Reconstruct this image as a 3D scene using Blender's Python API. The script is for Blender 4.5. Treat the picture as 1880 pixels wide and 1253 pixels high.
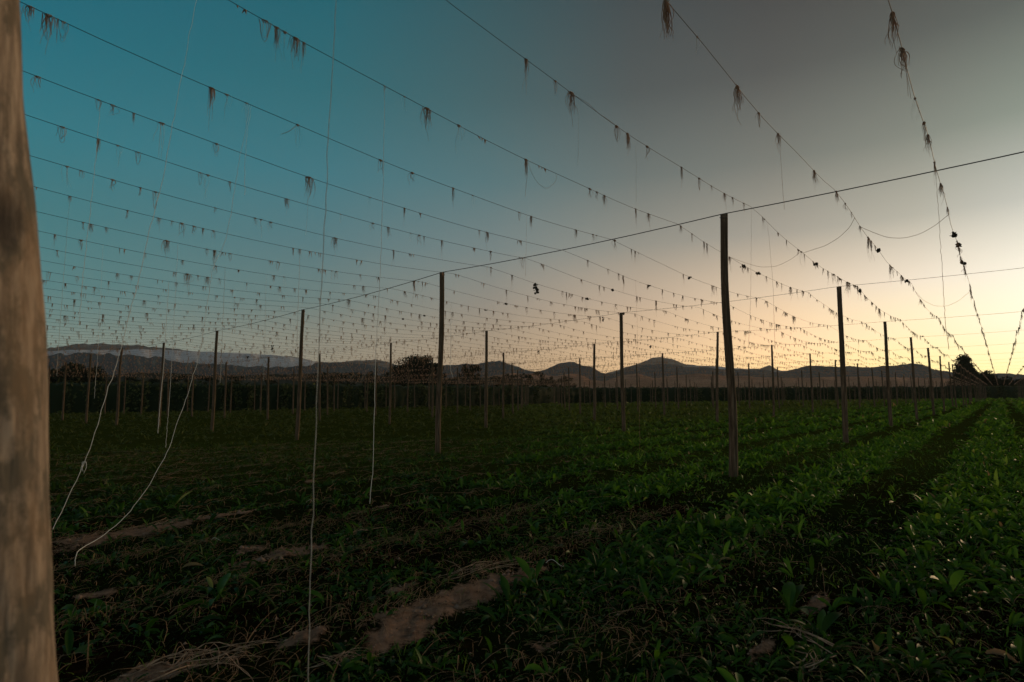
import bpy, math, random
import numpy as np
from mathutils import Matrix, Vector
random.seed(7); rng = np.random.default_rng(7)
S = bpy.context.scene
for o in list(bpy.data.objects): bpy.data.objects.remove(o)
COL = S.collection

# ------------------------------------------------------------------ camera
F_PX, PITCH, ROLL, EYE = 1119.2233, 0.094534, -0.0090898, 1.587   # focal length in photo pixels (1880 wide)
cd = bpy.data.cameras.new('camera'); cam = bpy.data.objects.new('camera', cd); COL.objects.link(cam)
cd.sensor_width = 36; cd.sensor_fit = 'HORIZONTAL'; cd.lens = 36 * F_PX / 1880
cd.clip_start = .05; cd.clip_end = 40000
cd.dof.use_dof = True; cd.dof.focus_distance = 9.0; cd.dof.aperture_fstop = 2.8
cam.matrix_world = Matrix.Translation((0, 0, EYE)) @ Matrix.Rotation(math.pi/2 + PITCH, 4, 'X') @ Matrix.Rotation(ROLL, 4, 'Z')
S.camera = cam

# ------------------------------------------------------------------ view, world, sun
S.view_settings.view_transform = 'Standard'; S.view_settings.look = 'None'
S.view_settings.exposure = 0; S.view_settings.gamma = 1
GLOW_AZ = 42.0                                            # azimuth of the after-glow, degrees right of +Y
def lin(c):
    return tuple(((v/255)/12.92 if v/255 <= .04045 else ((v/255+.055)/1.055)**2.4) for v in c)
W = bpy.data.worlds.new('World'); S.world = W; W.use_nodes = True
nt = W.node_tree; N = nt.nodes; L = nt.links; N.clear()
def node(t, **k):
    n = N.new(t)
    for a, b in k.items(): setattr(n, a, b)
    return n
def mth(op, a, b=None, c=None):
    n = node('ShaderNodeMath', operation=op)
    for i, v in enumerate((a, b, c)):
        if v is None: continue
        if hasattr(v, 'links'): L.new(v, n.inputs[i])
        else: n.inputs[i].default_value = v
    return n.outputs[0]
tc = node('ShaderNodeTexCoord'); sep = node('ShaderNodeSeparateXYZ'); L.new(tc.outputs['Generated'], sep.inputs[0])
el = mth('MULTIPLY', mth('ARCSINE', sep.outputs[2]), 180/math.pi)
az = mth('MULTIPLY', mth('ARCTAN2', sep.outputs[0], sep.outputs[1]), 180/math.pi)
d0 = mth('SUBTRACT', az, GLOW_AZ)
dd = mth('ABSOLUTE', mth('WRAP', d0, 180.0, -180.0))      # angle away from the glow, 0..180
elf = mth('DIVIDE', el, 90.0)
# sky colours (sRGB) by elevation, for several angles away from the glow
SKY = {
  0:  [(0,(250,228,145)),(2,(253,237,175)),(5,(255,246,215)),(9,(247,241,222)),(14,(199,200,190)),(20,(139,149,138)),(27,(92,99,95)),(35,(60,60,60)),(60,(44,54,60)),(90,(36,52,62))],
  8:  [(0,(246,216,131)),(2,(248,223,149)),(5,(253,232,186)),(9,(236,221,199)),(14,(182,179,165)),(20,(130,135,126)),(27,(88,93,90)),(35,(60,60,60)),(60,(44,54,60)),(90,(36,52,62))],
  18: [(0,(237,195,121)),(2,(243,201,136)),(5,(245,205,157)),(9,(217,193,163)),(14,(164,158,145)),(20,(118,121,114)),(27,(83,86,84)),(35,(61,63,64)),(60,(44,54,60)),(90,(36,52,62))],
  30: [(0,(209,165,109)),(2,(205,165,116)),(5,(199,165,127)),(9,(184,162,138)),(14,(144,142,132)),(20,(104,113,110)),(27,(77,85,85)),(35,(60,70,73)),(60,(42,56,62)),(90,(36,52,62))],
  44: [(0,(171,137,97)),(2,(161,133,100)),(5,(149,129,105)),(9,(138,131,119)),(14,(112,127,126)),(20,(80,113,117)),(27,(62,95,99)),(35,(46,82,88)),(60,(38,60,68)),(90,(36,52,62))],
  60: [(0,(138,120,93)),(2,(130,118,96)),(5,(120,117,102)),(9,(95,117,113)),(14,(78,116,120)),(20,(54,113,122)),(27,(36,102,110)),(35,(16,92,103)),(60,(28,64,74)),(90,(36,52,62))],
  84: [(0,(102,108,96)),(2,(93,111,102)),(5,(80,116,109)),(9,(60,117,117)),(14,(50,116,119)),(20,(36,114,123)),(27,(14,103,116)),(35,(2,88,106)),(60,(24,62,80)),(90,(36,52,62))],
  180:[(0,(228,198,178)),(6,(218,198,182)),(15,(196,186,178)),(30,(145,152,154)),(60,(58,72,80)),(90,(36,52,62))],  # unseen side behind the camera, raised above true dusk as added warm fill
}
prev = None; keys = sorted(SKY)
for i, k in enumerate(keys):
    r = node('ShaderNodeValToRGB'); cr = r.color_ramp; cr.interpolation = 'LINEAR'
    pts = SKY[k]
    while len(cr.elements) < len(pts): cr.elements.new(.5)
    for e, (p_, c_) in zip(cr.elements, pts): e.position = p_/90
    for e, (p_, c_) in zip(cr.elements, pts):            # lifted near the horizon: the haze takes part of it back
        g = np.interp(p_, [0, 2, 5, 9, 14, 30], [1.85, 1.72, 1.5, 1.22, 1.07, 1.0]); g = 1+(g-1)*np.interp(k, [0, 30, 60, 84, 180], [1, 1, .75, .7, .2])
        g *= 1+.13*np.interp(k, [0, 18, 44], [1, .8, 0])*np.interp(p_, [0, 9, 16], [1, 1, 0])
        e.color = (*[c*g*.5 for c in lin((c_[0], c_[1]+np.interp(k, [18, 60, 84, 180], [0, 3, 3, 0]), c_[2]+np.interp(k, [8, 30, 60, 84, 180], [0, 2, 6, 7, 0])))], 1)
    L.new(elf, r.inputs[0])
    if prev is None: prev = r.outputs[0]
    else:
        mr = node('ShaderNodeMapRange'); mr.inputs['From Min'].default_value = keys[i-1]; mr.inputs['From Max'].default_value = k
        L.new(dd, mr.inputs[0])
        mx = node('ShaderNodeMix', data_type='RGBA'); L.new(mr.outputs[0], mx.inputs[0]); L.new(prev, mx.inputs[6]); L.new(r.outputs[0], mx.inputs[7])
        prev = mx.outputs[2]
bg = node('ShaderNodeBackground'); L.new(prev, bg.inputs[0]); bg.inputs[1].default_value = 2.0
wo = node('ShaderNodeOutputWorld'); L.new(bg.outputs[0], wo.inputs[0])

sl = bpy.data.lights.new('sun', 'SUN'); sun = bpy.data.objects.new('sun', sl); COL.objects.link(sun)
sl.energy = 1.8; sl.angle = math.radians(14); sl.color = (1, .66, .36)
saz, sel = math.radians(GLOW_AZ + 14), math.radians(8)
sd = Vector((math.sin(saz)*math.cos(sel), math.cos(saz)*math.cos(sel), math.sin(sel)))
sun.rotation_euler = sd.to_track_quat('Z', 'Y').to_euler()

# ------------------------------------------------------------------ survey helpers (where a sight line of the photo meets the place)
YAW, SA, SB, YB = 0.6731739, 11.643836, 9.149224, -0.8018807
A2 = np.array([math.sin(YAW), math.cos(YAW)]); N2 = np.array([-math.cos(YAW), math.sin(YAW)])
B2 = np.array([math.sin(YB), math.cos(YB)]); P0 = np.array([4.386177, 12.394443])
def ray(px, py):
    x = px-940; y = py-626.5; c, s = math.cos(-ROLL), math.sin(-ROLL)
    u = (x*c-y*s)/F_PX; v = -(x*s+y*c)/F_PX; c, s = math.cos(PITCH), math.sin(PITCH)
    return np.array([u, c-v*s, s+v*c])
def on_z(px, py, z=0.0):
    r = ray(px, py); return r*((z-EYE)/r[2]) + np.array([0, 0, EYE])
def at_dist(px, py, D):
    r = ray(px, py); return r*(D/math.hypot(r[0], r[1])) + np.array([0, 0, EYE])
def project(p):
    X, Y, Z = p[0], p[1], p[2]-EYE
    c, s = math.cos(PITCH), math.sin(PITCH); d = Y*c+Z*s; v = -Y*s+Z*c
    d = np.maximum(d, 1e-3) if isinstance(d, np.ndarray) else max(d, 1e-3)
    px = F_PX*X/d; py = -F_PX*v/d; c, s = math.cos(ROLL), math.sin(ROLL)
    return 940+px*c-py*s, 626.5+px*s+py*c, d
def uv(p): return float(A2@np.array(p[:2])), float(N2@np.array(p[:2]))
def xy(u, v): return A2*u + N2*v

# value noise on numpy arrays
_T = rng.random((256, 256))
def vnoise(x, y):
    xi = np.floor(x).astype(int); yi = np.floor(y).astype(int); fx = x-xi; fy = y-yi
    fx = fx*fx*(3-2*fx); fy = fy*fy*(3-2*fy)
    g = lambda a, b: _T[a & 255, b & 255]
    return (g(xi, yi)*(1-fx)+g(xi+1, yi)*fx)*(1-fy) + (g(xi, yi+1)*(1-fx)+g(xi+1, yi+1)*fx)*fy
def fbm(x, y, o=4):
    s = 0; a = .5; t = 0
    for i in range(o): s = s+a*vnoise(x*2**i+17*i, y*2**i+31*i); t += a; a *= .5
    return s/t

# ------------------------------------------------------------------ object helpers
def tag(o, label=None, cat=None, group=None, kind=None):
    if label: o['label'] = label
    if cat: o['category'] = cat
    if group: o['group'] = group
    if kind: o['kind'] = kind
    return o
def link(name, me, mat=None, parent=None, loc=None):
    o = bpy.data.objects.new(name, me); COL.objects.link(o)
    if mat is not None and me is not None and not me.materials: me.materials.append(mat)
    if parent is not None: o.parent = parent
    if loc is not None: o.location = loc
    return o
def mesh(name, V, Fq, smooth=True, attr=None):
    """V (n,3); Fq list of (m,k) index arrays; attr: dict of per-vertex float arrays"""
    me = bpy.data.meshes.new(name); V = np.asarray(V, np.float32)
    me.vertices.add(len(V)); me.vertices.foreach_set('co', V.ravel())
    if not isinstance(Fq, (list, tuple)): Fq = [Fq]
    Fq = [np.asarray(f, np.int32) for f in Fq if len(f)]
    loops = np.concatenate([f.ravel() for f in Fq]); tot = np.concatenate([np.full(len(f), f.shape[1], np.int32) for f in Fq])
    st = np.concatenate([[0], np.cumsum(tot)[:-1]]).astype(np.int32)
    me.loops.add(len(loops)); me.loops.foreach_set('vertex_index', loops)
    me.polygons.add(len(tot)); me.polygons.foreach_set('loop_start', st); me.polygons.foreach_set('loop_total', tot)
    me.polygons.foreach_set('use_smooth', np.full(len(tot), smooth))
    if attr:
        for k, a in attr.items():
            at = me.attributes.new(k, 'FLOAT', 'POINT'); at.data.foreach_set('value', np.asarray(a, np.float32))
    me.update(calc_edges=True); return me
def tubes(P, R, sides=3, cap=False):
    """P (n,m,3) centre lines, R (n,m) radii -> V, F"""
    P = np.asarray(P, float); R = np.asarray(R, float); n, m, _ = P.shape
    T = np.gradient(P, axis=1); T /= np.linalg.norm(T, axis=2, keepdims=True)+1e-9
    ref = np.where(np.abs(T[..., 2:3]) > .8, np.array([1., 0, 0]), np.array([0, 0, 1.]))
    s = np.cross(T, ref); s /= np.linalg.norm(s, axis=2, keepdims=True)+1e-9; b = np.cross(T, s)
    a = np.arange(sides)*2*math.pi/sides
    V = P[:, :, None, :] + R[:, :, None, None]*(np.cos(a)[None, None, :, None]*s[:, :, None, :]+np.sin(a)[None, None, :, None]*b[:, :, None, :])
    idx = np.arange(n*m*sides).reshape(n, m, sides)
    q = np.stack([idx[:, :-1, :], np.roll(idx, -1, 2)[:, :-1, :], np.roll(idx, -1, 2)[:, 1:, :], idx[:, 1:, :]], -1).reshape(-1, 4)
    Fs = [q]
    if cap: Fs += [idx[:, 0, ::-1].reshape(n, sides), idx[:, -1, :].reshape(n, sides)]
    return V.reshape(-1, 3), Fs
def join(parts):
    Vs = []; Q = {}; off = 0
    for V, Fs in parts:
        Vs.append(V)
        for f in (Fs if isinstance(Fs, list) else [Fs]):
            f = np.asarray(f)
            if len(f): Q.setdefault(f.shape[1], []).append(f+off)
        off += len(V)
    return np.concatenate(Vs), [np.concatenate(q) for q in Q.values()]
def ribbons(P, azi, p0, p1, Ln, Wd, prof, fold=.25, twist=None):
    """leaf blades: base P (n,3), heading, start and end pitch, length, width; prof = width profile"""
    n = len(P); m = len(prof); t = np.linspace(0, 1, m)
    pit = p0[:, None]+(p1-p0)[:, None]*t[None, :]
    h = np.stack([np.sin(azi), np.cos(azi), np.zeros(n)], 1); up = np.array([0, 0, 1.])
    d = np.cos(pit)[..., None]*h[:, None, :]+np.sin(pit)[..., None]*up
    C = np.cumsum(d, 1)*(Ln/(m-1))[:, None, None]; C = C-C[:, :1]; C = C+P[:, None, :]
    side = np.stack([np.cos(azi), -np.sin(azi), np.zeros(n)], 1)[:, None, :]
    nrm = np.cross(d, np.broadcast_to(side, d.shape)); nrm = -nrm*np.sign(nrm[..., 2:3]+1e-6)*-1
    if twist is not None:
        side = side*np.cos(twist)[:, None, None]+nrm*np.sin(twist)[:, None, None]
    w = (Wd[:, None]*np.asarray(prof)[None, :])[..., None]
    Lf = C-side*w/2+nrm*w*fold; Rt = C+side*w/2+nrm*w*fold
    V = np.stack([Lf, C, Rt], 2)
    idx = np.arange(n*m*3).reshape(n, m, 3)
    q1 = np.stack([idx[:, :-1, 0], idx[:, :-1, 1], idx[:, 1:, 1], idx[:, 1:, 0]], -1).reshape(-1, 4)
    q2 = np.stack([idx[:, :-1, 1], idx[:, :-1, 2], idx[:, 1:, 2], idx[:, 1:, 1]], -1).reshape(-1, 4)
    return V.reshape(-1, 3), np.concatenate([q1, q2])

# ------------------------------------------------------------------ materials
def mat(name, build):
    m = bpy.data.materials.new(name); m.use_nodes = True; t = m.node_tree; t.nodes.clear()
    b = t.nodes.new('ShaderNodeBsdfPrincipled'); o = t.nodes.new('ShaderNodeOutputMaterial'); t.links.new(b.outputs[0], o.inputs[0])
    build(t, b, o); return m
def ramp(t, fac, stops):
    r = t.nodes.new('ShaderNodeValToRGB'); e = r.color_ramp.elements
    while len(e) < len(stops): e.new(.5)
    for q, (p, c) in zip(e, stops): q.position = p
    for q, (p, c) in zip(e, stops): q.color = (*c, 1)
    t.links.new(fac, r.inputs[0]); return r.outputs[0]
def noise(t, scale, detail=4, rough=.55, vec=None, stretch=None):
    n = t.nodes.new('ShaderNodeTexNoise'); n.inputs['Scale'].default_value = scale; n.inputs['Detail'].default_value = detail; n.inputs['Roughness'].default_value = rough
    c = t.nodes.new('ShaderNodeTexCoord').outputs['Object'] if vec is None else vec
    if stretch:
        mp = t.nodes.new('ShaderNodeMapping'); mp.inputs['Scale'].default_value = stretch; t.links.new(c, mp.inputs[0]); c = mp.outputs[0]
    t.links.new(c, n.inputs['Vector']); return n.outputs[0]
def mixc(t, fac, a, b):
    m = t.nodes.new('ShaderNodeMix'); m.data_type = 'RGBA'
    for i, v in ((0, fac), (6, a), (7, b)):
        if hasattr(v, 'links'): t.links.new(v, m.inputs[i])
        else: m.inputs[i].default_value = v if i == 0 else (*v, 1)
    return m.outputs[2]
def attr(t, name):
    a = t.nodes.new('ShaderNodeAttribute'); a.attribute_name = name; return a.outputs['Fac']
def bump(t, b, h, strength=.5, dist=.01):
    n = t.nodes.new('ShaderNodeBump'); n.inputs['Strength'].default_value = strength; n.inputs['Distance'].default_value = dist
    t.links.new(h, n.inputs['Height']); t.links.new(n.outputs[0], b.inputs['Normal'])

def _timber(t, b, o):
    g = noise(t, 3, 8, .65, stretch=(9, 9, .7)); g2 = noise(t, 1.3, 5, .6, stretch=(2, 2, .6))
    c = ramp(t, g, [(.3, (.035, .023, .014)), (.5, (.115, .078, .049)), (.72, (.25, .178, .115))])
    c = mixc(t, ramp(t, g2, [(.42, (0, 0, 0)), (.7, (.75, .75, .75))]), c, (.07, .054, .034))
    t.links.new(c, b.inputs['Base Color']); b.inputs['Roughness'].default_value = .9; b.inputs['Specular IOR Level'].default_value = .12; bump(t, b, g, .7, .012)
M_timber = mat('weathered_timber', _timber)
def _timber_near(t, b, o):
    g = noise(t, 6, 12, .75, stretch=(10, 10, .8)); g2 = noise(t, 7, 6, .7, stretch=(1.5, 1.5, .9)); g3 = noise(t, 3.2, 4, .6, stretch=(2.2, 2.2, 1))
    c = ramp(t, g, [(.34, (.075, .058, .042)), (.48, (.225, .17, .125)), (.62, (.40, .315, .24))])
    c = mixc(t, ramp(t, g2, [(.47, (0, 0, 0)), (.56, (.9, .9, .9))]), c, (.10, .085, .062))
    c = mixc(t, ramp(t, g3, [(.52, (0, 0, 0)), (.7, (.4, .4, .4))]), c, (.26, .15, .07))
    c = mixc(t, attr(t, 'dark'), c, (.012, .008, .006))
    t.links.new(c, b.inputs['Base Color']); b.inputs['Roughness'].default_value = .8; bump(t, b, g, .8, .006)
M_timber_near = mat('knotted_timber', _timber_near)
def _metal(t, b, o):
    b.inputs['Base Color'].default_value = (.035, .033, .03, 1); b.inputs['Metallic'].default_value = .3; b.inputs['Roughness'].default_value = .6
M_wire = mat('galvanised_wire', _metal)
def _cable(t, b, o):
    b.inputs['Base Color'].default_value = (.012, .011, .01, 1); b.inputs['Roughness'].default_value = .7
M_cable = mat('black_cable', _cable)
def _fibre(lo, hi, tr):
    def f(t, b, o):
        c = ramp(t, noise(t, 25, 3), [(.3, lo), (.7, hi)])
        t.links.new(c, b.inputs['Base Color']); b.inputs['Roughness'].default_value = .9
        tl = t.nodes.new('ShaderNodeBsdfTranslucent'); t.links.new(c, tl.inputs[0])
        m = t.nodes.new('ShaderNodeMixShader'); m.inputs[0].default_value = tr
        t.links.new(b.outputs[0], m.inputs[1]); t.links.new(tl.outputs[0], m.inputs[2]); t.links.new(m.outputs[0], o.inputs[0])
    return f
M_twine = mat('coir_twine', _fibre((.30, .18, .11), (.62, .42, .28), .45))
M_pale = mat('pale_twine', _fibre((.45, .42, .36), (.7, .66, .58), .25))
M_string = mat('white_string', _fibre((.72, .68, .6), (.85, .82, .75), .1))
M_hop = mat('dry_hop', _fibre((.02, .018, .01), (.05, .04, .02), .1))
M_vine = mat('pale_dry_vine', _fibre((.26, .15, .085), (.72, .5, .34), .15))
M_straw = mat('dry_stem', _fibre((.14, .075, .035), (.4, .25, .14), .1))

def _leaf(t, b, o):
    r = attr(t, 'rnd')
    c = ramp(t, r, [(0, (.012, .034, .006)), (.35, (.036, .095, .008)), (.75, (.10, .22, .014)), (.93, (.22, .32, .04)), (.97, (.25, .2, .08)), (1, (.28, .16, .08))])
    c = mixc(t, attr(t, 'dry'), c, (.095, .10, .02))
    t.links.new(c, b.inputs['Base Color']); b.inputs['Roughness'].default_value = .5; b.inputs['Specular IOR Level'].default_value = .2
    tl = t.nodes.new('ShaderNodeBsdfTranslucent'); t.links.new(c, tl.inputs[0])
    m = t.nodes.new('ShaderNodeMixShader'); m.inputs[0].default_value = .4
    t.links.new(b.outputs[0], m.inputs[1]); t.links.new(tl.outputs[0], m.inputs[2]); t.links.new(m.outputs[0], o.inputs[0])
M_leaf = mat('weed_leaf', _leaf)
def _foliage(a, bb):
    def f(t, b, o):
        c = ramp(t, attr(t, 'rnd'), [(0, a), (1, bb)])
        t.links.new(c, b.inputs['Base Color']); b.inputs['Roughness'].default_value = .8; b.inputs['Specular IOR Level'].default_value = .2
    return f
M_tree = mat('tree_foliage', _foliage((.012, .018, .008), (.035, .045, .02)))
M_bine = mat('hop_bine_foliage', _foliage((.018, .026, .008), (.09, .10, .03)))

def _ground(t, b, o):
    s = attr(t, 'soil'); n1 = noise(t, 9, 8, .7); n2 = noise(t, .35, 5, .6); n3 = noise(t, 60, 4, .7)
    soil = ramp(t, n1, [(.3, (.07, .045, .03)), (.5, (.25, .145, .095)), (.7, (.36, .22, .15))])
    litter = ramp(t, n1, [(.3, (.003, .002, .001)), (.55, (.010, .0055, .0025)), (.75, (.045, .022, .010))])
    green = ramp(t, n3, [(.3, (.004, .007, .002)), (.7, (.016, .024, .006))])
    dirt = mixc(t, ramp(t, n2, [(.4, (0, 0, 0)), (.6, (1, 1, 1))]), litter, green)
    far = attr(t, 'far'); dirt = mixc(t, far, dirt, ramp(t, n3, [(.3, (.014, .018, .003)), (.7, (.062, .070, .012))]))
    ad = t.nodes.new('ShaderNodeMath'); ad.operation = 'MULTIPLY_ADD'; t.links.new(noise(t, 14, 9, .75), ad.inputs[0]); ad.inputs[1].default_value = 2.4; ad.inputs[2].default_value = -1.2
    gt = t.nodes.new('ShaderNodeMath'); gt.operation = 'MULTIPLY'; gt.use_clamp = True; t.links.new(s, gt.inputs[0]); gt.inputs[1].default_value = 4
    a2_ = t.nodes.new('ShaderNodeMath'); a2_.operation = 'MULTIPLY_ADD'; t.links.new(ad.outputs[0], a2_.inputs[0]); t.links.new(gt.outputs[0], a2_.inputs[1]); t.links.new(s, a2_.inputs[2])
    c = mixc(t, ramp(t, a2_.outputs[0], [(.35, (0, 0, 0)), (.75, (1, 1, 1))]), dirt, soil)
    t.links.new(c, b.inputs['Base Color']); b.inputs['Roughness'].default_value = 1; b.inputs['Specular IOR Level'].default_value = 0
    bump(t, b, noise(t, 35, 6, .7), .8, .02)
M_ground = mat('field_soil', _ground)

# ------------------------------------------------------------------ ground
ROWV = [.57, 2.12, 3.67, 5.27, 6.95, 8.4, 9.65, 11.2]
while len(ROWV) < 64: ROWV.append(ROWV[-1]+1.53)
PATCH = []                                                # bare earth: u, v, half length, half width
for (px, py, a, w_) in [(850,1100,.7,.16),(740,1155,.36,.22),(960,1062,.3,.1),(210,985,1.0,.28),(370,955,.8,.16),(520,1015,.5,.22),(470,1005,.3,.12),(250,1240,.35,.16),(560,1180,.14,.12),(1500,1100,.3,.08),(1400,1185,.22,.06),
                     (690,930,.3,.07),(560,885,.5,.06),(300,885,.5,.05),(1040,850,.6,.08),(1000,1180,.12,.08),(200,1080,.3,.05),(1180,845,.5,.06),(730,1080,.2,.06),(600,930,.3,.05)]:
    g = on_z(px, py); PATCH.append((*uv(g), a, w_))
def soil_mask(x, y):
    u = x*A2[0]+y*A2[1]; v = x*N2[0]+y*N2[1]
    n = fbm(u*3.2+5, v*7.5+3, 5); m = np.zeros_like(x)
    for (pu, pv, a, w_) in PATCH:
        q = ((u-pu)/a)**2+((v-pv)/w_)**2
        m = np.maximum(m, np.clip(1.3-q*.85+(n-.5)*3.4, 0, 1))
    return np.clip(m, 0, 1)
def row_dist(x, y):
    v = x*N2[0]+y*N2[1]; rv = np.array([-7.05, -5.52, -3.99, -2.48, -.95]+ROWV)
    i = np.clip(np.searchsorted(rv, v), 1, len(rv)-1)
    return np.minimum(np.abs(v-rv[i-1]), np.abs(v-rv[i]))
def gheight(x, y):
    r = np.hypot(x, y); f = np.clip(1.6-r/25, 0, 1)
    rd = row_dist(x, y)
    z = .05*np.exp(-(rd/.22)**2)+.05*(fbm(x*.9, y*.9, 4)-.5)+.022*(fbm(x*9, y*9, 3)-.5)
    s = soil_mask(x, y) if np.min(r) < 25 else 0
    z = z + s*(.01+.07*(fbm(x*4+3, y*4+9, 4)-.5)+.05*(fbm(x*16+3, y*16+9, 3)-.5))
    return z*f-.02
rr = np.concatenate([[0], np.geomspace(.6, 9000, 330)]); th = np.concatenate([np.radians(np.arange(-54, 54, .3)), np.radians(np.arange(54, 306, 4))])
R, TH = np.meshgrid(rr, th, indexing='ij'); X = R*np.sin(TH); Y = R*np.cos(TH)
Z = gheight(X.ravel(), Y.ravel()); sm = soil_mask(X.ravel(), Y.ravel())*(R.ravel() < 25)
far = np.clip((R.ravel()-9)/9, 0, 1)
idx = np.arange(X.size).reshape(X.shape)
q = np.stack([idx[:-1], idx[1:], np.roll(idx, -1, 1)[1:], np.roll(idx, -1, 1)[:-1]], -1).reshape(-1, 4)
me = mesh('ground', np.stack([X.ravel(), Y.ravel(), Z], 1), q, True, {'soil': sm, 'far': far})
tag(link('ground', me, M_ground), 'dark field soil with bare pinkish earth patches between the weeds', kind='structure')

# ------------------------------------------------------------------ weeds, litter
def scatter(r0, r1, n, azw=52):
    a = np.radians(rng.uniform(-azw, azw, n)); r = np.sqrt(rng.uniform(r0**2, r1**2, n))
    return r*np.sin(a), r*np.cos(a)
def weed_density(x, y):
    u = x*A2[0]+y*A2[1]; v = x*N2[0]+y*N2[1]
    n = fbm(u*.9+9, v*1.3+4, 4)
    right = np.clip((x+1.4)/2.5+.35*(n-.5), 0, 1)          # the lush side, right of the bare strips
    d = np.clip((n-.42)*5, 0, 1)*(.55+.45*right) + .4*right
    rd = row_dist(x, y); strip = .5+.5*np.cos(2*math.pi*(v-2.75+.25*(fbm(u*.3, v*0+2, 2)-.5))/2.4)
    w_ = np.clip(right+(np.hypot(x, y)-9)/10, 0, 1)
    d = d*((1-w_)*np.clip(.25+rd/.45, 0, 1)+w_*np.clip(strip*1.6-.28, .05, 1.2))
    d = d*(1-.97*np.clip(soil_mask(x, y)*2.5, 0, 1)) if np.min(np.hypot(x, y)) < 24 else d
    return np.clip(d, .04, 1)
PL = [.25, .55, .9, 1, .8, .06]; PS = [.3, 1, .7, .05]
lv = []; lr = []
def rosettes(x, y, per, Lm, Wm, prof, upright, fold=.22, sc=.3):
    n = len(x); k = rng.integers(per[0], per[1]+1, n); rep = np.repeat(np.arange(n), k); m = len(rep)
    size = np.clip(rng.lognormal(0, sc, n), .4, 1.6)[rep]; base = rng.random(n)[rep]
    a = rng.uniform(0, 2*math.pi, m); off = rng.uniform(0, .03, m)
    bx = x[rep]+off*np.sin(a); by = y[rep]+off*np.cos(a); bz = gheight(bx, by)-.01
    p0_ = np.clip(rng.normal(upright, .35, m), .1, 1.5); p1_ = p0_-rng.uniform(.4, 1.9, m)
    Ln = Lm*size*rng.uniform(.6, 1.25, m); Wd = Ln*Wm*rng.uniform(.7, 1.3, m)
    V, Fq = ribbons(np.stack([bx, by, bz], 1), a, p0_, p1_, Ln, Wd, prof, fold, rng.normal(0, .35, m))
    lush = (np.clip((bx+2.5)/6, 0, 1)*np.clip((np.hypot(bx, by)-2)/9, .15, 1))
    c = np.clip((.45*base+.35*rng.random(m)-.05)*(.7+.3*lush)+.25*lush, 0, .92); c = np.where(rng.random(m) < .02, rng.uniform(.94, 1, m), c)
    return V, Fq, np.repeat(c, len(prof)*3)
def keep(x, y, f=1.0):
    k = rng.random(len(x)) < weed_density(x, y)*f; return x[k], y[k]
parts = []; cols = []
for (r0, r1, n, Lm) in [(5.5, 14, 2800, .13), (14, 32, 9500, .18), (32, 80, 19000, .28), (80, 250, 14000, .55)]:      # the lush strips between the rows on the right
    a_ = np.radians(rng.uniform(2, 54, n)); r_ = np.sqrt(rng.uniform(r0**2, r1**2, n)); x = r_*np.sin(a_); y = r_*np.cos(a_)
    v_ = x*N2[0]+y*N2[1]; st_ = .5+.5*np.cos(2*math.pi*(v_-2.75)/2.4); k = (rng.random(n) < np.clip(st_*1.5-.3, 0, 1)*np.clip(1.3-v_/22, .15, 1)*np.clip((fbm(x*.7+3, y*.7, 3)-.36)*5, .12, 1)); x = x[k]; y = y[k]
    V, Fq, c = rosettes(x, y, (4, 7) if r0 < 30 else (3, 4), Lm, .24 if r0 < 30 else .4, PL if r0 < 14 else PS, 1.15); parts.append((V, Fq)); cols.append(c)
for (r0, r1, n, per, Lm, Wm, prof, upr) in [
    (2.6, 7.5, 3600, (3, 6), .115, .22, PL, .9), (2.6, 7.5, 11000, (3, 6), .05, .32, PL, .6), (7.5, 14, 7500, (4, 7), .13, .22, PL, 1.0), (7.5, 14, 15000, (3, 6), .06, .3, PS, .8),
    (14, 26, 19000, (4, 7), .16, .2, PS, 1.15), (26, 55, 36000, (3, 5), .2, .22, PS, 1.2), (55, 110, 46000, (2, 4), .28, .35, PS, 1.1), (110, 270, 50000, (2, 3), .5, .6, PS, 1.1)]:
    x, y = keep(*scatter(r0, r1, n))
    V, Fq, c = rosettes(x, y, per, Lm, Wm, prof, upr); parts.append((V, Fq)); cols.append(c)
V, Fq = join(parts)
x, y = scatter(2.6, 20, 26000); k = rng.random(len(x)) < 1-soil_mask(x, y); V_, F_, c_ = rosettes(x[k], y[k], (2, 4), .035, .4, PS, .5)
V, Fq = join([(V, Fq), (V_, F_)]); cols.append(c_*.8)
vv_ = V[:, 0]*N2[0]+V[:, 1]*N2[1]
o = link('broadleaf_weeds', mesh('broadleaf_weeds', V, Fq, True, {'rnd': np.concatenate(cols), 'dry': np.clip((vv_-9)/16, 0, .75)}), M_leaf)
tag(o, 'dark green broadleaf weeds carpeting the hop yard floor', 'weeds', kind='stuff')
# larger dock plants
x, y = keep(*scatter(4.3, 13, 480)); V, Fq, c = rosettes(x, y, (5, 9), .19, .24, [.15, .35, .75, 1, .95, .6, .05], 1.0, .2)
o = link('dock_plants', mesh('dock_plants', V, Fq, True, {'rnd': c}), M_leaf)
tag(o, 'taller dock weeds with long upright leaves among the low weeds', 'weeds', kind='stuff')
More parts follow.
